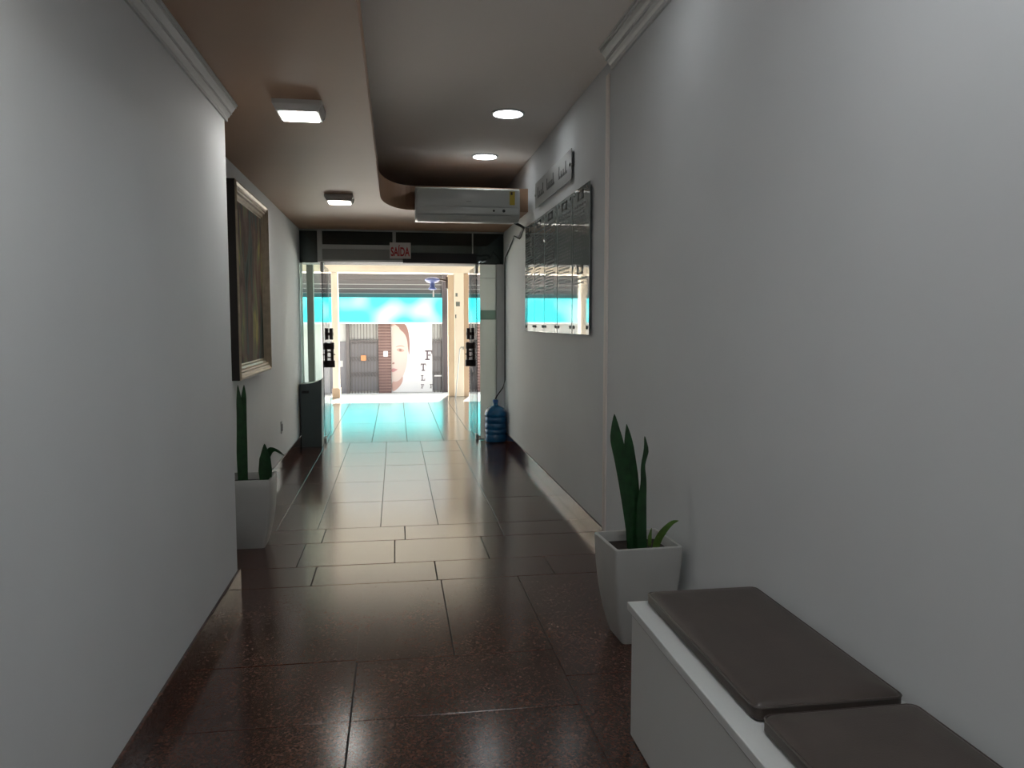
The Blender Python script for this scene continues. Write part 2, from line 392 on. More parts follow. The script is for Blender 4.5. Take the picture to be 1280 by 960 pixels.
struct(B('wall_pier', 'wall', None, 1.246, XRF-0.001, 9.46, 9.6, 0.0, 2.17), 'narrow wall return right of the frosted pane')
struct(B('wall_front_left', 'facade', None, -6, XLF, 9.6, 9.8, -0.1, 3.25), 'street front of the building left of the entrance')
struct(B('wall_front_right', 'facade', None, XRF, 6, 9.6, 9.8, -0.1, 3.25), 'street front of the building right of the entrance')

# exit sign
sg = thing('exit_sign', (0.07, 9.44, 2.22), 'small white exit sign with red letters hung above the doors', 'sign')
B('board', 'signwhite', sg, -0.055, 0.195, 9.435, 9.447, 2.225, 2.415, bev=0.002)
cu = bpy.data.curves.new('letters', 'FONT'); cu.body = 'SAÍDA'; cu.size = 0.135; cu.align_x = 'CENTER'; cu.extrude = 0.0015; cu.offset = 0.0035
to = bpy.data.objects.new('letters_tmp', cu); COL.objects.link(to)
bpy.context.view_layer.update()
me = bpy.data.meshes.new_from_object(to.evaluated_get(bpy.context.evaluated_depsgraph_get()))
bpy.data.objects.remove(to)
xs = [v.co.x for v in me.vertices]; ys = [v.co.y for v in me.vertices]
sx = 0.225/(max(xs)-min(xs)); sy = 0.135/(max(ys)-min(ys)); cx = (max(xs)+min(xs))/2; y0 = min(ys)
for v in me.vertices:
    v.co = Vector((0.07+(v.co.x-cx)*sx, 9.434-v.co.z, 2.252+(v.co.y-y0)*sy)) - Vector(sg.location)
me.materials.clear(); me.materials.append(M['red'])
lo = bpy.data.objects.new('lettering', me); COL.objects.link(lo); lo.parent = sg; lo['label'] = 'red SAÍDA lettering'
B('hanger', 'greymetal', sg, -0.005, 0.005, 9.447, 9.476, 2.39, 2.41)

# ------------------------------------------------------------------ ceiling lamps
def surface_lamp(y, label):
    t = thing('ceiling_lamp', (-0.475, y, ZS), label, 'lamp', 'square surface lamps on the brown ceiling')
    bm = bmesh.new()
    def rect(hx, hy, z): return [(-0.475-hx, y-hy, z), (-0.475+hx, y-hy, z), (-0.475+hx, y+hy, z), (-0.475-hx, y+hy, z)]
    loft(bm, [rect(0.122, 0.12, ZS-0.0005), rect(0.122, 0.12, ZS-0.022), rect(0.104, 0.105, ZS-0.055), rect(0.085, 0.082, ZS-0.055), rect(0.085, 0.082, ZS-0.045)])
    obj('housing', bm, 'lamp_w', t)
    B('diffuser', 'lamp_e', t, -0.475-0.092, -0.475+0.092, y-0.088, y+0.088, ZS-0.060, ZS-0.046, bev=0.003)
    bm = bmesh.new(); lathe(bm, (-0.475+0.112, y+0.1, ZS-0.045), [(0.006, 0), (0.006, 0.02), (0.003, 0.026)], 10); obj('screw', bm, 'steel', t)
    return t
surface_lamp(4.19, 'square white surface lamp glowing on the brown ceiling, nearer one')
surface_lamp(7.07, 'small square lamp glowing on the brown ceiling close to the doors')
surface_lamp(1.31, 'added unseen square surface lamp on the brown ceiling above the viewer')  # out-of-view lamp added to light the near walls
surface_lamp(-1.57, 'added unseen square surface lamp on the brown ceiling behind the viewer')  # another added lamp, unseen, for the light on the near walls
def downlight(x, y, label):
    t = thing('downlight', (x, y, ZC), label, 'lamp', 'round recessed downlights in the raised white ceiling')
    bm = bmesh.new(); lathe(bm, (x, y, ZC-0.012), [(0.116, 0.0), (0.128, 0.004), (0.132, 0.0115), (0.114, 0.0115)], 40); obj('rim', bm, 'trim', t, True)
    bm = bmesh.new(); lathe(bm, (x, y, ZC-0.0135), [(0.002, 0), (0.113, 0.0), (0.113, 0.006), (0.002, 0.006)], 40); obj('diffuser', bm, 'disc_e', t)
downlight(0.886, 6.06, 'round recessed downlight glowing in white ceiling, the nearer and larger one')
downlight(0.886, 7.62, 'round recessed downlight glowing right above the air conditioner')
downlight(0.8, 3.3, 'round recessed downlight in the white ceiling above the right pot')
def fill_panel(y, label):  # unseen panels added to brighten the near walls
    t = thing('fill_panel', (0.6, y, ZC), label, 'lamp', 'added fill light panels in the white ceiling, out of view')
    B('frame', 'trim', t, 0.28, 0.92, y-0.32, y+0.32, ZC-0.02, ZC-0.0005, bev=0.004)
    B('diffuser', 'fill_panel_e', t, 0.3, 0.9, y-0.3, y+0.3, ZC-0.024, ZC-0.0195)
fill_panel(1.3, 'added unseen fill light panel in the white ceiling above the bench')
fill_panel(-1.3, 'added unseen fill light panel in the white ceiling behind the viewer')

# ------------------------------------------------------------------ air conditioner on the soffit edge
ac = thing('air_conditioner', (0.71, 7.62, 2.445), 'white split air conditioner on the soffit edge above the doors', 'air conditioner')
prof = [(7.765, 2.445), (7.60, 2.445), (7.545, 2.462), (7.515, 2.50), (7.505, 2.56), (7.505, 2.70), (7.52, 2.738), (7.55, 2.755), (7.765, 2.755)]
bm = bmesh.new(); prism(bm, prof, 'x', 0.204, 1.214); obj('body', bm, 'acwhite', ac, True)
B('front_panel', 'acwhite', ac, 0.222, 1.196, 7.494, 7.508, 2.572, 2.735, bev=0.006, smooth=True)
B('lower_panel', 'acwhite', ac, 0.222, 1.196, 7.496, 7.512, 2.497, 2.562, bev=0.005, smooth=True)
bm = bmesh.new(); prism(bm, [(7.497, 2.487), (7.50, 2.492), (7.545, 2.452), (7.60, 2.438), (7.598, 2.432), (7.538, 2.445)], 'x', 0.225, 1.19); obj('louver', bm, 'acwhite', ac, True)
st = B('energy_sticker', 'yellow', ac, 1.112, 1.163, 7.4915, 7.4945, 2.592, 2.722)
B('sticker_mark', 'acdark', st, 1.122, 1.14, 7.4905, 7.4918, 2.688, 2.716)
for x, w in ((0.957, 0.011), (1.055, 0.015)):
    bm = bmesh.new(); lathe(bm, (0, 0, 0), [(w, -0.002), (w, 0.002)], 14)
    bmesh.ops.rotate(bm, verts=bm.verts[:], cent=(0, 0, 0), matrix=Matrix.Rotation(math.pi/2, 3, 'X')); bmesh.ops.translate(bm, verts=bm.verts[:], vec=(x, 7.4955, 2.535))
    obj('indicator', bm, 'acdark', ac)
B('badge', 'greymetal', ac, 0.69, 0.74, 7.4925, 7.4945, 2.615, 2.622)
bm = bmesh.new(); tube(bm, [(1.19, 7.7, 2.452), (1.26, 7.75, 2.43), (1.315, 7.9, 2.43), (1.325, 8.1, 2.40), (1.325, 8.19, 2.36)], 0.014); obj('pipe_elbow', bm, 'black', ac, True)
bm = bmesh.new()
tube(bm, [(1.327, 8.215, 2.35), (1.328, 8.6, 2.42), (1.328, 8.7, 2.39), (1.328, 9.3, 2.24), (1.328, 9.35, 2.17), (1.328, 9.35, 1.4), (1.328, 9.35, 0.75), (1.30, 9.33, 0.66), (1.225, 9.285, 0.57), (1.20, 9.27, 0.53)], 0.007)
tag(obj('drain_hose', bm, 'black', None, True), 'thin dark drain hose running down the corner into the blue bottle', 'hose')

# ------------------------------------------------------------------ framed painting on the recess wall
Y0, Y1, Z0, Z1, XW = 5.42, 6.72, 1.06, 2.41, XLF
pa = thing('framed_painting', (XW, (Y0+Y1)/2, Z0), 'large dark painting in a stepped gilt frame on the left wall', 'painting')
prof = [(0.0, 0.0), (0.0, 0.075), (0.018, 0.085), (0.03, 0.072), (0.045, 0.072), (0.05, 0.06), (0.062, 0.06), (0.068, 0.045), (0.085, 0.042), (0.092, 0.03), (0.105, 0.028), (0.105, 0.0)]
cor = [(Y0, Z0, 1, 1), (Y1, Z0, -1, 1), (Y1, Z1, -1, -1), (Y0, Z1, 1, -1)]
for i in range(4):
    bm = bmesh.new(); rings = []
    for c in (cor[i], cor[(i+1) % 4]):
        rings.append([(XW+0.0015+h, c[0]+c[2]*d*0.45, c[1]+c[3]*d) for d, h in prof])
    loft(bm, rings); obj('frame_rail', bm, 'frame', pa)
B('canvas', 'painting', pa, XW+0.002, XW+0.03, Y0+0.045, Y1-0.045, Z0+0.10, Z1-0.10)
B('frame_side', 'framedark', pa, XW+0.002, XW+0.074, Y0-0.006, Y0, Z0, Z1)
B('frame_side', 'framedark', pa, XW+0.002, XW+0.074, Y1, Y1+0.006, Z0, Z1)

sk = thing('wall_socket', (XLF, 7.75, 0.36), 'slim wall socket plate low on the left wall near the bin', 'socket')
B('plate', 'greymetal', sk, XLF, XLF+0.01, 7.71, 7.79, 0.37, 0.49, bev=0.003)
B('insert', 'acdark', sk, XLF+0.01, XLF+0.014, 7.725, 7.775, 0.395, 0.465)

# ------------------------------------------------------------------ directory boards on the right wall
edges = [7.80, 7.26, 6.77, 6.215, 5.675, 5.155]
labs = ['directory panel of grey acrylic furthest from the viewer, next to the air conditioner',
        'second directory panel from the air conditioner side on the right wall',
        'middle one of the five grey acrylic directory panels',
        'second nearest of the five grey acrylic directory panels',
        'nearest directory panel, with a second dark header low among its lines']
X0 = XRF-0.024
for i in range(5):
    b, a = edges[i], edges[i+1]
    t = thing('directory_panel', (XRF, (a+b)/2, 1.37), labs[i], 'sign board', 'directory panels on the right wall')
    a += 0.011; b -= 0.011
    B('panel', 'acryl', t, X0, X0+0.006, a, b, 1.37, 2.415, bev=0.001)
    w = b-a
    def header(z):
        bm = bmesh.new(); h0, h1 = a+w*0.35, b-w*0.28
        for bb in ((h0, h1, z, z+0.014), (h0, h1, z+0.052, z+0.066), (h0, h0+0.05, z, z+0.066), (h1-0.05, h1, z, z+0.066)):
            box(bm, X0-0.0015, X0-0.0003, *bb)
        obj('header_frame', bm, 'print', t)
    header(2.325)
    if i == 4: header(1.80)
    bm = bmesh.new(); z = 2.28; k = 0
    while z > 1.72:
        if not (i == 4 and 1.78 < z < 1.90):
            big = (k % 4 == 0)
            ln = w*(0.78 if big else random.uniform(0.4, 0.8))
            # broken strokes like rows of small print, read from the far edge towards the near one
            yy = b-0.09*w
            while yy > b-0.09*w-ln:
                d = random.uniform(0.018, 0.06); box(bm, X0-0.0012, X0-0.0003, yy-d, yy, z, z+(0.017 if big else 0.010)); yy -= d+0.014
        z -= 0.026; k += 1
    obj('printed_lines', bm, 'printmid', t)['kind'] = 'stuff'
    bm = bmesh.new(); z = 2.25
    while z > 1.8:
        box(bm, X0-0.0013, X0-0.0003, b-0.05*w, b-0.012*w, z, z+0.022); z -= 0.058
    obj('printed_numbers', bm, 'print', t)['kind'] = 'stuff'
    for yy in (a+0.05, b-0.05):
        for zz in (1.42, 2.385):
            bm = bmesh.new(); lathe(bm, (0, 0, 0), [(0.013, 0.0), (0.013, 0.028), (0.009, 0.032)], 14)
            bmesh.ops.rotate(bm, verts=bm.verts[:], cent=(0, 0, 0), matrix=Matrix.Rotation(-math.pi/2, 3, 'Y'))
            bmesh.ops.translate(bm, verts=bm.verts[:], vec=(XRF, yy, zz)); obj('standoff', bm, 'greypanel', t)
t = thing('title_plaque', (XRF, 6.48, 2.5), 'long frosted name plaque with grey lettering above the directory panels', 'sign board')
B('sheet', 'plaque', t, X0, X0+0.006, 5.73, 7.23, 2.525, 2.755, bev=0.001)
for c, n in ((6.95, 4), (6.52, 6), (6.02, 4)):
    bm = bmesh.new(); yy = c+0.16
    for q in range(n):
        d = 0.03
        hh = 0.10 if q in (0, n-1) else 0.055
        box(bm, X0-0.0015, X0-0.0003, yy-0.03, yy, 2.60, 2.60+hh)
        box(bm, X0-0.0015, X0-0.0003, yy-0.065, yy-0.03, 2.60, 2.62)
        yy -= 0.32/n
    obj('printed_word', bm, 'print', t)['kind'] = 'stuff'
for yy in (5.77, 7.19):
    bm = bmesh.new(); lathe(bm, (0, 0, 0), [(0.014, 0.0), (0.014, 0.030), (0.01, 0.035)], 14)
    bmesh.ops.rotate(bm, verts=bm.verts[:], cent=(0, 0, 0), matrix=Matrix.Rotation(-math.pi/2, 3, 'Y'))
    bmesh.ops.translate(bm, verts=bm.verts[:], vec=(XRF, yy, 2.64)); obj('standoff', bm, 'steel', t)

# ------------------------------------------------------------------ bench and cushions
be = thing('storage_bench', (1.04, 1.6, 0), 'long white lacquered bench along the right wall', 'bench')
B('body', 'bench', be, 0.803, 1.283, 0.62, 2.515, 0.004, 0.452, bev=0.003)
B('lid', 'bench', be, 0.79, 1.284, 0.60, 2.53, 0.452, 0.48, bev=0.003)
B('lid_joint', 'greypanel', be, 0.8015, 0.805, 0.63, 2.50, 0.438, 0.443)
def cushion(y0, y1, label):
    t = thing('seat_cushion', (1.06, (y0+y1)/2, 0.48), label, 'cushion', 'brown cushions on the white bench')
    bm = bmesh.new(); x0, x1 = 0.852, 1.252
    def ring(i, z): return [(x0+i, y0+i, z), (x1-i, y0+i, z), (x1-i, y1-i, z), (x0+i, y1-i, z)]
    N = 10; rings = []
    def sq(i, z):
        r = []; c = 0.02
        for (cx, cy, a0) in ((x0+i+c, y0+i+c, math.pi), (x1-i-c, y0+i+c, 1.5*math.pi), (x1-i-c, y1-i-c, 0), (x0+i+c, y1-i-c, 0.5*math.pi)):
            for q in range(4): r.append((cx+c*math.cos(a0+q*math.pi/6), cy+c*math.sin(a0+q*math.pi/6), z))
        return r
    loft(bm, [sq(0.01, 0.4805), sq(0.0, 0.487), sq(0.0, 0.51), sq(0.006, 0.520), sq(0.02, 0.5265), sq(0.06, 0.530), sq(0.14, 0.533)])
    obj('pad', bm, 'leather', t, True)
    bm = bmesh.new(); r = sq(0.001, 0.516); tube(bm, r+[r[0]], 0.0035, 6); obj('piping', bm, 'leather', t, True)
cushion(1.69, 2.505, 'brown leatherette cushion at the plant end of the white bench')
cushion(0.84, 1.655, 'brown leatherette cushion nearest the viewer on the white bench')

# ------------------------------------------------------------------ pots and snake plants
def pot(cx, cy, top, rot, label, half=0.148):
    t = thing('plant_pot', (cx, cy, 0), label, 'plant pot', 'tapered square white pots')
    def sq(h, z, c):
        r = []
        for (sx, sy, a0) in ((-1, -1, math.pi), (1, -1, 1.5*math.pi), (1, 1, 0), (-1, 1, 0.5*math.pi)):
            for q in range(5):
                a = a0+q*math.pi/8
                x = sx*(h-c)+c*math.cos(a); y_ = sy*(h-c)+c*math.sin(a)
                r.append((cx+x*math.cos(rot)-y_*math.sin(rot), cy+x*math.sin(rot)+y_*math.cos(rot), z))
        return r
    k = half/0.148
    bm = bmesh.new()
    loft(bm, [sq(0.092*k, 0.0, 0.02), sq(0.104*k, 0.04, 0.022), sq(0.122*k, 0.12, 0.022), sq(0.135*k, 0.21, 0.02), sq(0.143*k, 0.31, 0.016), sq(0.147*k, 0.40, 0.012), sq(half, top-0.004, 0.01), sq(half-0.003, top, 0.01),
              sq(half-0.013, top, 0.008), sq(half-0.015, top-0.004, 0.008), sq(half-0.018, top-0.06, 0.008)], True, True)
    obj('vessel', bm, 'pot', t, True)
    bm = bmesh.new(); loft(bm, [sq(half-0.019, top-0.058, 0.008), sq(half-0.019, top-0.046, 0.008)]); obj('soil', bm, 'soil', t)
    return t
def blade(bm, path, widths, side, th=0.004, fold=0.25):
    """sword leaf: path points, half widths, side vector at the base and at the tip"""
    n = 18; P = [Vector(p) for p in path]; m = len(P)-1; rings = []
    for i in range(n+1):
        f = i/n*m; j = min(int(f), m-1); u = f-j
        p0, p1, p2, p3 = P[max(j-1, 0)], P[j], P[j+1], P[min(j+2, m)]
        c = 0.5*((2*p1)+(p2-p0)*u+(2*p0-5*p1+4*p2-p3)*u*u+(-p0+3*p1-3*p2+p3)*u**3)
        w = 1.25*(widths[j]*(1-u)+widths[j+1]*u)
        s = (Vector(side[0])*(1-i/n)+Vector(side[1])*(i/n)).normalized()
        d = (P[j+1]-P[j]).normalized(); nn = s.cross(d).normalized(); t_ = th*(1 if w > 0.006 else 0.5)
        rings.append([c-s*w+nn*w*fold, c-s*w*0.5+nn*(w*fold*0.3+t_), c+nn*t_, c+s*w*0.5+nn*(w*fold*0.3+t_), c+s*w+nn*w*fold,
                      c+s*w*0.5+nn*(w*fold*0.3-t_), c-nn*t_, c-s*w*0.5+nn*(w*fold*0.3-t_)])
    loft(bm, rings)
pot(1.095, 3.365, 0.455, math.radians(3), 'tapered square white pot between the bench and the right wall', 0.158)
pr = thing('snake_plant', (1.09, 3.36, 0.405), 'upright dark snake plant in the pot beside the bench', 'plant')
for path, wd, sd_, m in (
  ([(1.075, 3.36, 0.40), (1.05, 3.36, 0.60), (1.015, 3.355, 0.80), (0.985, 3.35, 0.93), (0.976, 3.35, 1.04)], [0.020, 0.025, 0.026, 0.024, 0.001], ((1, 0.2, 0), (1, -0.1, 0)), 'leaf'),
  ([(1.085, 3.38, 0.40), (1.075, 3.38, 0.58), (1.06, 3.375, 0.76), (1.048, 3.37, 0.90), (1.04, 3.37, 0.99)], [0.026, 0.030, 0.029, 0.019, 0.001], ((1, -0.15, 0), (1, 0.3, 0)), 'leaf'),
  ([(1.108, 3.34, 0.40), (1.105, 3.345, 0.60), (1.115, 3.35, 0.72), (1.112, 3.35, 0.80), (1.124, 3.35, 0.87), (1.12, 3.35, 0.935)], [0.020, 0.020, 0.013, 0.010, 0.015, 0.001], ((1, 0, 0), (0.8, 0.6, 0)), 'leaf'),
  ([(1.175, 3.35, 0.40), (1.183, 3.34, 0.45), (1.205, 3.33, 0.495), (1.245, 3.325, 0.535), (1.277, 3.32, 0.545)], [0.012, 0.017, 0.016, 0.010, 0.001], ((1, 0.2, 0), (0.1, 0.2, -1)), 'leaf2'),
  ([(1.165, 3.39, 0.40), (1.17, 3.40, 0.45), (1.18, 3.41, 0.49)], [0.007, 0.009, 0.001], ((0.6, -0.8, 0), (0.6, -0.8, 0)), 'leaf2')):
    bm = bmesh.new(); blade(bm, path, wd, sd_); o = obj('leaf', bm, m, pr, True)
    if m == 'leaf2': o['label'] = 'small pale green leaf'
pot(-0.945, 5.15, 0.455, 0.0, 'tapered square white pot half hidden behind the near left wall')
pl = thing('snake_plant', (-0.95, 5.12, 0.405), 'snake plant with one tall and two short leaves in the pot at left', 'plant')
for path, wd, sd_ in (
  ([(-0.985, 5.12, 0.40), (-0.99, 5.12, 0.6), (-0.99, 5.12, 0.8), (-0.997, 5.12, 0.95), (-1.003, 5.12, 1.055)], [0.024, 0.025, 0.021, 0.014, 0.001], ((1, 0.1, 0), (1, 0.4, 0))),
  ([(-0.975, 5.13, 0.40), (-0.975, 5.13, 0.65), (-0.973, 5.13, 0.86), (-0.968, 5.13, 0.98), (-0.966, 5.13, 1.055)], [0.018, 0.019, 0.017, 0.013, 0.001], ((1, -0.3, 0), (1, 0, 0))),
  ([(-0.84, 5.10, 0.40), (-0.842, 5.10, 0.50), (-0.842, 5.10, 0.58), (-0.843, 5.10, 0.675)], [0.026, 0.034, 0.028, 0.001], ((1, 0.1, 0), (1, 0.1, 0))),
  ([(-0.86, 5.16, 0.40), (-0.845, 5.16, 0.54), (-0.815, 5.15, 0.625), (-0.772, 5.14, 0.625), (-0.725, 5.13, 0.59)], [0.010, 0.013, 0.017, 0.018, 0.001], ((1, 0.2, 0), (0.3, 0.2, -1)))):
    bm = bmesh.new(); blade(bm, path, wd, sd_); obj('leaf', bm, 'leaf', pl, True)

# ------------------------------------------------------------------ bin and water bottle by the doors
bn = thing('waste_bin', (-0.985, 9.33, 0), 'dark grey slotted waste bin standing before the glass at left', 'bin')
bm = bmesh.new()
loft(bm, [[(-1.10, 9.2, 0), (-0.868, 9.2, 0), (-0.868, 9.46, 0), (-1.10, 9.46, 0)], [(-1.104, 9.19, 0.55), (-0.862, 9.19, 0.55), (-0.862, 9.465, 0.55), (-1.104, 9.465, 0.55)]])
obj('body', bm, 'bin', bn)
bm = bmesh.new()
prism(bm, [(-1.106, 0.55), (-0.86, 0.55), (-0.858, 0.80), (-0.90, 0.775), (-0.97, 0.752), (-1.05, 0.742), (-1.106, 0.74)], 'y', 9.185, 9.468)
obj('lid', bm, 'bin', bn)
B('slot', 'black', bn, -1.085, -1.005, 9.180, 9.187, 0.635, 0.665, bev=0.003)

wb = thing('water_bottle', (1.215, 9.27, 0), 'large blue plastic water bottle on the floor in the corner', 'bottle')
bm = bmesh.new()
pf = [(0.10, 0.0), (0.128, 0.012), (0.135, 0.04)]
for z in (0.10, 0.16, 0.235, 0.31):
    pf += [(0.135, z-0.016), (0.129, z-0.006), (0.129, z+0.006), (0.135, z+0.016)]
pf += [(0.134, 0.35), (0.125, 0.385), (0.10, 0.42), (0.06, 0.44), (0.032, 0.45), (0.028, 0.465), (0.028, 0.49)]
lathe(bm, (1.2, 9.27, 0.002), pf, 40); obj('body', bm, 'bottle', wb, True)
bm = bmesh.new(); lathe(bm, (1.2, 9.27, 0.482), [(0.033, 0.0), (0.034, 0.03), (0.028, 0.037), (0.004, 0.037)], 24); obj('neck_collar', bm, 'bottlecap', wb, True)
bm = bmesh.new(); tube(bm, [(1.065, 9.2, 0.34), (1.055, 9.19, 0.25), (1.057, 9.19, 0.16), (1.07, 9.2, 0.06)], 0.006); obj('side_strap', bm, 'signwhite', wb, True)

# ------------------------------------------------------------------ arcade outside the doors
struct(B('ceiling_arcade', 'creamlight', None, -6, 6, 9.8, 15.6, 2.72, 3.0), 'cream roof slab over the arcade')
struct(B('trim_4', 'creamlight', None, -6, 6, 15.2, 15.62, 2.43, 2.72), 'cream beam along the front of the arcade')
cl = thing('arcade_column', (-1.15, 15.35, 0), 'slim cream column at the street edge on the left', 'column')
B('shaft', 'creamlight', cl, -1.21, -1.09, 15.25, 15.5, 0.18, 2.428, bev=0.006)
B('plinth', 'creamdark', cl, -1.225, -1.075, 15.23, 15.52, 0.001, 0.18, bev=0.004)
cr = thing('arcade_column', (1.25, 15.25, 0), 'broad cream column with set-back wings at the street edge', 'column')
B('shaft', 'creamlight', cr, 1.155, 1.335, 15.15, 15.45, 0.001, 2.428, bev=0.006)
B('wing', 'cream', cr, 1.035, 1.155, 15.27, 15.45, 0.001, 2.40, bev=0.004)
B('wing', 'creamdark', cr, 1.335, 1.44, 15.22, 15.45, 0.001, 2.428, bev=0.004)  # right wing coloured darker to carry the column's shaded side
for a in ((1.175, 1.215, 1.97, 2.04), (1.18, 1.26, 1.78, 1.87), (1.165, 1.19, 1.55, 1.62)):
    B('faded_sticker', 'pillar', cr, a[0], a[1], 15.1475, 15.151, a[2], a[3])
hr = thing('handrail', (1.2, 14.6, 0), 'thin metal handrail leaning in front of the broad cream column', 'handrail')
bm = bmesh.new(); tube(bm, [(1.12, 14.6, 0.0), (1.17, 14.6, 0.55), (1.208, 14.6, 0.96), (1.235, 14.6, 1.0), (1.275, 14.6, 0.99)], 0.011); obj('rail', bm, 'steel', hr, True)
B('end_bracket', 'steel', hr, 1.262, 1.29, 14.585, 14.615, 0.95, 1.01)
pg = thing('grey_post', (-1.25, 12.0, 0), 'grey square post seen through the left glass pane', 'post')
B('shaft', 'pillar', pg, -1.31, -1.215, 11.95, 12.1, 0.10, 2.718, bev=0.004); B('foot', 'pillar', pg, -1.325, -1.2, 11.93, 12.12, 0.001, 0.10)
lt = thing('bracket_lantern', (0.8, 15.2, 2.1), 'blue lantern with wide top on a bracket by the cream column', 'lantern')
bm = bmesh.new(); lathe(bm, (0.73, 15.25, 2.1), [(0.03, 0.0), (0.075, 0.01), (0.08, 0.03), (0.05, 0.06), (0.045, 0.13), (0.11, 0.15), (0.15, 0.19), (0.14, 0.215), (0.09, 0.24), (0.03, 0.25)], 20); obj('shade', bm, 'bluepaint', lt, True)
bm = bmesh.new(); tube(bm, [(0.76, 15.25, 2.33), (0.88, 15.28, 2.31), (1.036, 15.3, 2.28)], 0.022); obj('arm', bm, 'handle', lt, True)
B('wall_plate', 'jamb', lt, 0.985, 1.034, 15.28, 15.36, 2.13, 2.36)
B('tag', 'board', lt, 0.735, 0.765, 15.245, 15.25, 1.965, 2.07); 
bm = bmesh.new(); tube(bm, [(0.75, 15.248, 2.06), (0.75, 15.248, 2.11)], 0.004); obj('tag_string', bm, 'board', lt)

# ------------------------------------------------------------------ street and the shops across it
struct(B('ground', 'asphalt', None, -25, 25, 15.75, 40, -1.3, -1.05), 'pale street surface')
FY = 28.0
struct(B('wall_opposite', 'facade', None, -12, 12, FY, FY+0.4, -1.05, 5.2), 'pale wall of the shops across the street')
struct(B('trim_5', 'creamlight', None, -12, 12, 26.7, FY, 3.34, 3.5), 'added cream canopy shading the shops across the street')  # unseen canopy added so that the shutters lie in shade
def shutter(x0, x1, label):
    t = thing('roller_shutter', ((x0+x1)/2, FY, 2.3), label, 'shutter', 'part-lowered roller shutters across the street')
    z = 3.28; k = 0
    while z > 2.42:
        h = 0.155
        B('slat', 'turqdark' if z < 2.6 else 'shutter', t, x0, x1, FY-0.12, FY-0.06, z-h+0.022, z, bev=0.006)
        B('slat_edge', 'shutterlight' if k in (2, 3, 4) else 'shutter', t, x0, x1, FY-0.14 if k in (2, 3) else FY-0.125, FY-0.05, z-h, z-h+0.02)
        z -= h; k += 1
    return t
shutter(-5.0, 1.66, 'wide brown roller shutter above the turquoise fascia across the street')
shutter(2.1, 5.0, 'roller shutter seen right of the broad cream column')
def fascia(x0, x1, label):
    t = thing('shop_fascia', ((x0+x1)/2, 27.2, 1.48), label, 'fascia', 'turquoise shop fascias across the street')
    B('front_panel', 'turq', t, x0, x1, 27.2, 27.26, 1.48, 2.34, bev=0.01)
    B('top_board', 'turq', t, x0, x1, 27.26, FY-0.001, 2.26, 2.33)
    B('lower_trim', 'board', t, x0, x1, 27.19, 27.27, 1.43, 1.478)
fascia(-5.0, 1.63, 'long turquoise shop fascia with pale patches across the street')
fascia(2.1, 5.0, 'turquoise fascia strip visible right of the cream column')
jb = thing('shutter_guide', (1.78, FY, -1.05), 'tall dark maroon shutter guide beside the shop front', 'post')
B('channel', 'jamb', jb, 1.67, 1.9, FY-0.2, FY-0.001, -1.05, 3.28); B('channel_lip', 'shutter', jb, 1.66, 1.70, FY-0.26, FY-0.2, -1.05, 3.28)

def gate(x0, x1, n, zmid, label):
    t = thing('folding_gate', ((x0+x1)/2, FY-0.1, -1.05), label, 'gate', 'folding metal gates across the street')
    B('lower_panel', 'gatepanel', t, x0, x1, FY-0.08, FY-0.03, -0.97, zmid)
    for i in range(n):
        x = x0+(x1-x0)*(i+0.5)/n
        B('bar', 'gatebar', t, x-0.012, x+0.012, FY-0.13, FY-0.1, -1.049, 1.6)
    bm = bmesh.new(); st_ = (x1-x0)/n
    for z in (0.72, 0.1, -0.45):
        for i in range(n):
            xa = x0+st_*i; 
            tube(bm, [(xa, FY-0.135, z), (xa+st_, FY-0.135, z+0.16)], 0.009, 4); tube(bm, [(xa, FY-0.14, z+0.16), (xa+st_, FY-0.14, z)], 0.009, 4)
    o = obj('lattice', bm, 'gatebar', t); o['kind'] = 'stuff'
    B('cross_bar', 'gatebar', t, x0, x1, FY-0.15, FY-0.12, zmid-0.02, zmid+0.02)
    return t
g1 = gate(-1.60, -0.62, 9, 0.82, 'wide folding gate with an orange plate between post and brick pier')
B('orange_plate', 'orange', g1, -1.22, -1.04, FY-0.17, FY-0.155, 0.12, 0.31)['label'] = 'small orange plate'
g2 = gate(1.335, 1.655, 3, 0.80, 'narrow folding gate between the face billboard and the dark guide')
B('pale_strip', 'board', g2, 1.38, 1.65, FY-0.17, FY-0.155, -0.47, -0.42)
gp = thing('gate_post', (-1.67, FY, -1.05), 'grey post at the left end of the wide folding gate', 'post')
B('shaft', 'gatebar', gp, -1.735, -1.62, FY-0.16, FY-0.001, -1.05, 1.6); B('cap', 'gatebar', gp, -1.745, -1.615, FY-0.17, FY-0.001, 1.6, 1.64)
lw = thing('low_shop_panel', (-2.3, FY, -1.05), 'grey lower wall panel left of the gate post', 'panel')
B('sheet', 'gatepanel', lw, -2.45, -1.74, FY-0.08, FY-0.001, -1.049, 0.79); B('notice', 'facade', lw, -1.98, -1.86, FY-0.09, FY-0.08, -0.1, 0.12)
bp = thing('brick_pier', (-0.38, FY, -1.05), 'brown brick pier between the gate and the face billboard', 'pier')
B('core', 'mortar', bp, -0.595, -0.165, FY-0.17, FY-0.001, -1.05, 1.5)
z = -1.045; k = 0
cm = None
while z < 1.45:
    if cm is None:
        cm = B('brick', 'brick', bp, -0.603, -0.157, FY-0.19, FY-0.17, z, z+0.078); z0_ = z
    else:
        c = cm.copy(); COL.objects.link(c); c.location.z = z-z0_
    z += 0.104
B('white_plate', 'board', bp, -0.43, -0.27, FY-0.2, FY-0.19, 0.26, 0.46)
bp2 = thing('brick_pier', (3.0, FY, -1.05), 'brick pier glimpsed right of the broad cream column', 'pier')
B('core', 'mortar', bp2, 2.45, 3.3, FY-0.17, FY-0.001, -1.05, 1.45)
z = -1.045; cm = None
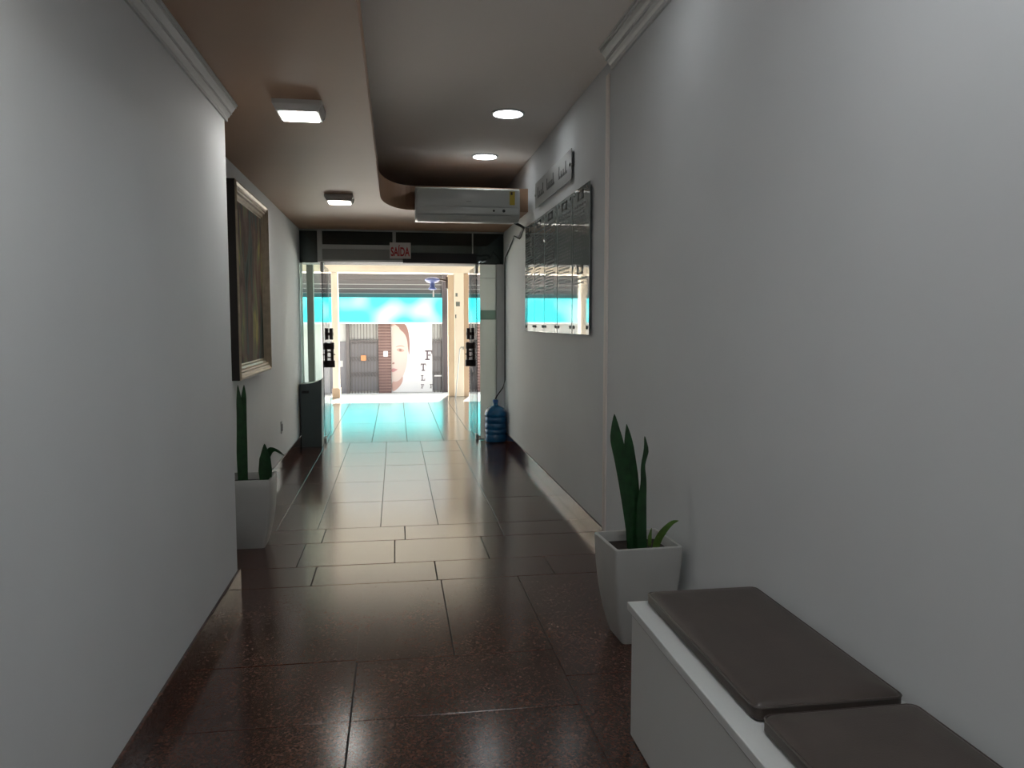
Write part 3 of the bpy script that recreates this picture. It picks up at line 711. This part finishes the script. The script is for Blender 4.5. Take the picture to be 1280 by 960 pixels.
while z < 1.4:
    if cm is None: cm = B('brick', 'brick', bp2, 2.44, 3.31, FY-0.19, FY-0.17, z, z+0.078); z0_ = z
    else: c = cm.copy(); COL.objects.link(c); c.location.z = z-z0_
    z += 0.104

# billboard: half a face and a column of test letters, printed flat
bb = thing('face_billboard', (0.58, FY-0.1, -1.03), 'tall white billboard printed with half a face and eye test letters', 'billboard')
B('board', 'board', bb, -0.15, 1.31, FY-0.10, FY-0.03, -1.03, 1.55)
def flat(name, pts, m, off, smooth_n=0):
    if smooth_n:
        for _ in range(smooth_n):
            q = []
            for i in range(len(pts)):
                a, b = pts[i], pts[(i+1) % len(pts)]
                q += [(a[0]*0.75+b[0]*0.25, a[1]*0.75+b[1]*0.25), (a[0]*0.25+b[0]*0.75, a[1]*0.25+b[1]*0.75)]
            pts = q
    bm = bmesh.new(); f = bm.faces.new([bm.verts.new((x, FY-0.1-off, z)) for x, z in pts])
    r = bmesh.ops.extrude_face_region(bm, geom=[f]); bmesh.ops.translate(bm, verts=[v for v in r['geom'] if isinstance(v, bmesh.types.BMVert)], vec=(0, 0.0015, 0))
    bmesh.ops.triangulate(bm, faces=bm.faces[:])
    return obj(name, bm, m, bb)
flat('printed_face', [(-0.148, 1.44), (0.0, 1.42), (0.25, 1.30), (0.40, 1.0), (0.45, 0.6), (0.42, 0.1), (0.36, -0.2), (0.22, -0.55), (0.0, -0.78), (-0.148, -0.8)], 'skin2', 0.002, 1)
flat('printed_neck', [(-0.148, -0.62), (0.0, -0.66), (0.15, -0.58), (0.26, -0.42), (0.24, -0.68), (0.05, -0.92), (-0.148, -1.02)], 'skin3', 0.004, 2)
flat('printed_hair', [(-0.05, 1.44), (0.25, 1.44), (0.36, 1.42), (0.46, 1.2), (0.51, 0.8), (0.50, 0.4), (0.47, 0.28), (0.45, 0.5), (0.42, 0.85), (0.33, 1.08), (0.15, 1.24), (0.14, 1.30)], 'skin1', 0.004, 1)
flat('printed_hair', [(-0.148, 1.44), (0.02, 1.44), (-0.03, 1.37), (-0.148, 1.33)], 'skin3', 0.004, 0)
flat('printed_brow', [(-0.02, 0.58), (0.1, 0.66), (0.26, 0.66), (0.34, 0.58), (0.24, 0.62), (0.1, 0.61)], 'skin3', 0.006, 1)
flat('printed_eye', [(0.02, 0.5), (0.12, 0.56), (0.24, 0.53), (0.33, 0.46), (0.22, 0.42), (0.12, 0.43)], 'skin3', 0.006, 1)
flat('printed_iris', [(0.13, 0.53), (0.2, 0.53), (0.22, 0.48), (0.19, 0.44), (0.13, 0.45)], 'skin1', 0.008, 1)
flat('printed_nose', [(-0.13, 0.02), (-0.06, 0.06), (-0.03, 0.02), (-0.07, -0.02), (-0.13, -0.01)], 'skin1', 0.006, 1)
flat('printed_lips', [(-0.148, -0.18), (-0.07, -0.16), (0.04, -0.2), (0.09, -0.19), (0.0, -0.26), (-0.08, -0.3), (-0.148, -0.3)], 'skin4', 0.006, 1)
def slab_letter(ch, x, z, h):
    w = h*0.72; s = h*0.2; bars = []
    if ch == 'F': bars = [(-.5, .5, .84, 1), (-.3, -.06, 0, 1), (-.5, .16, 0, .14), (.36, .5, .64, .9), (-.06, .22, .44, .56), (.18, .28, .36, .66)]
    if ch == 'T': bars = [(-.5, .5, .84, 1), (-.13, .13, 0, 1), (-.34, .34, 0, .14), (-.5, -.38, .64, .9), (.38, .5, .64, .9)]
    if ch == 'L': bars = [(-.5, .14, .86, 1), (-.3, -.06, 0, 1), (-.5, .5, 0, .15), (.38, .5, .1, .38)]
    bm = bmesh.new()
    for a, b, c, d in bars: box(bm, x+a*w, x+b*w, FY-0.103, FY-0.1005, z+c*h, z+d*h)
    obj('printed_letter', bm, 'printink', bb)
slab_letter('F', 1.18, 0.12, 0.36); slab_letter('T', 0.985, -0.27, 0.27); slab_letter('L', 0.97, -0.62, 0.2); slab_letter('F', 0.95, -0.9, 0.15)
slab_letter('F', 1.27, -0.9, 0.15)
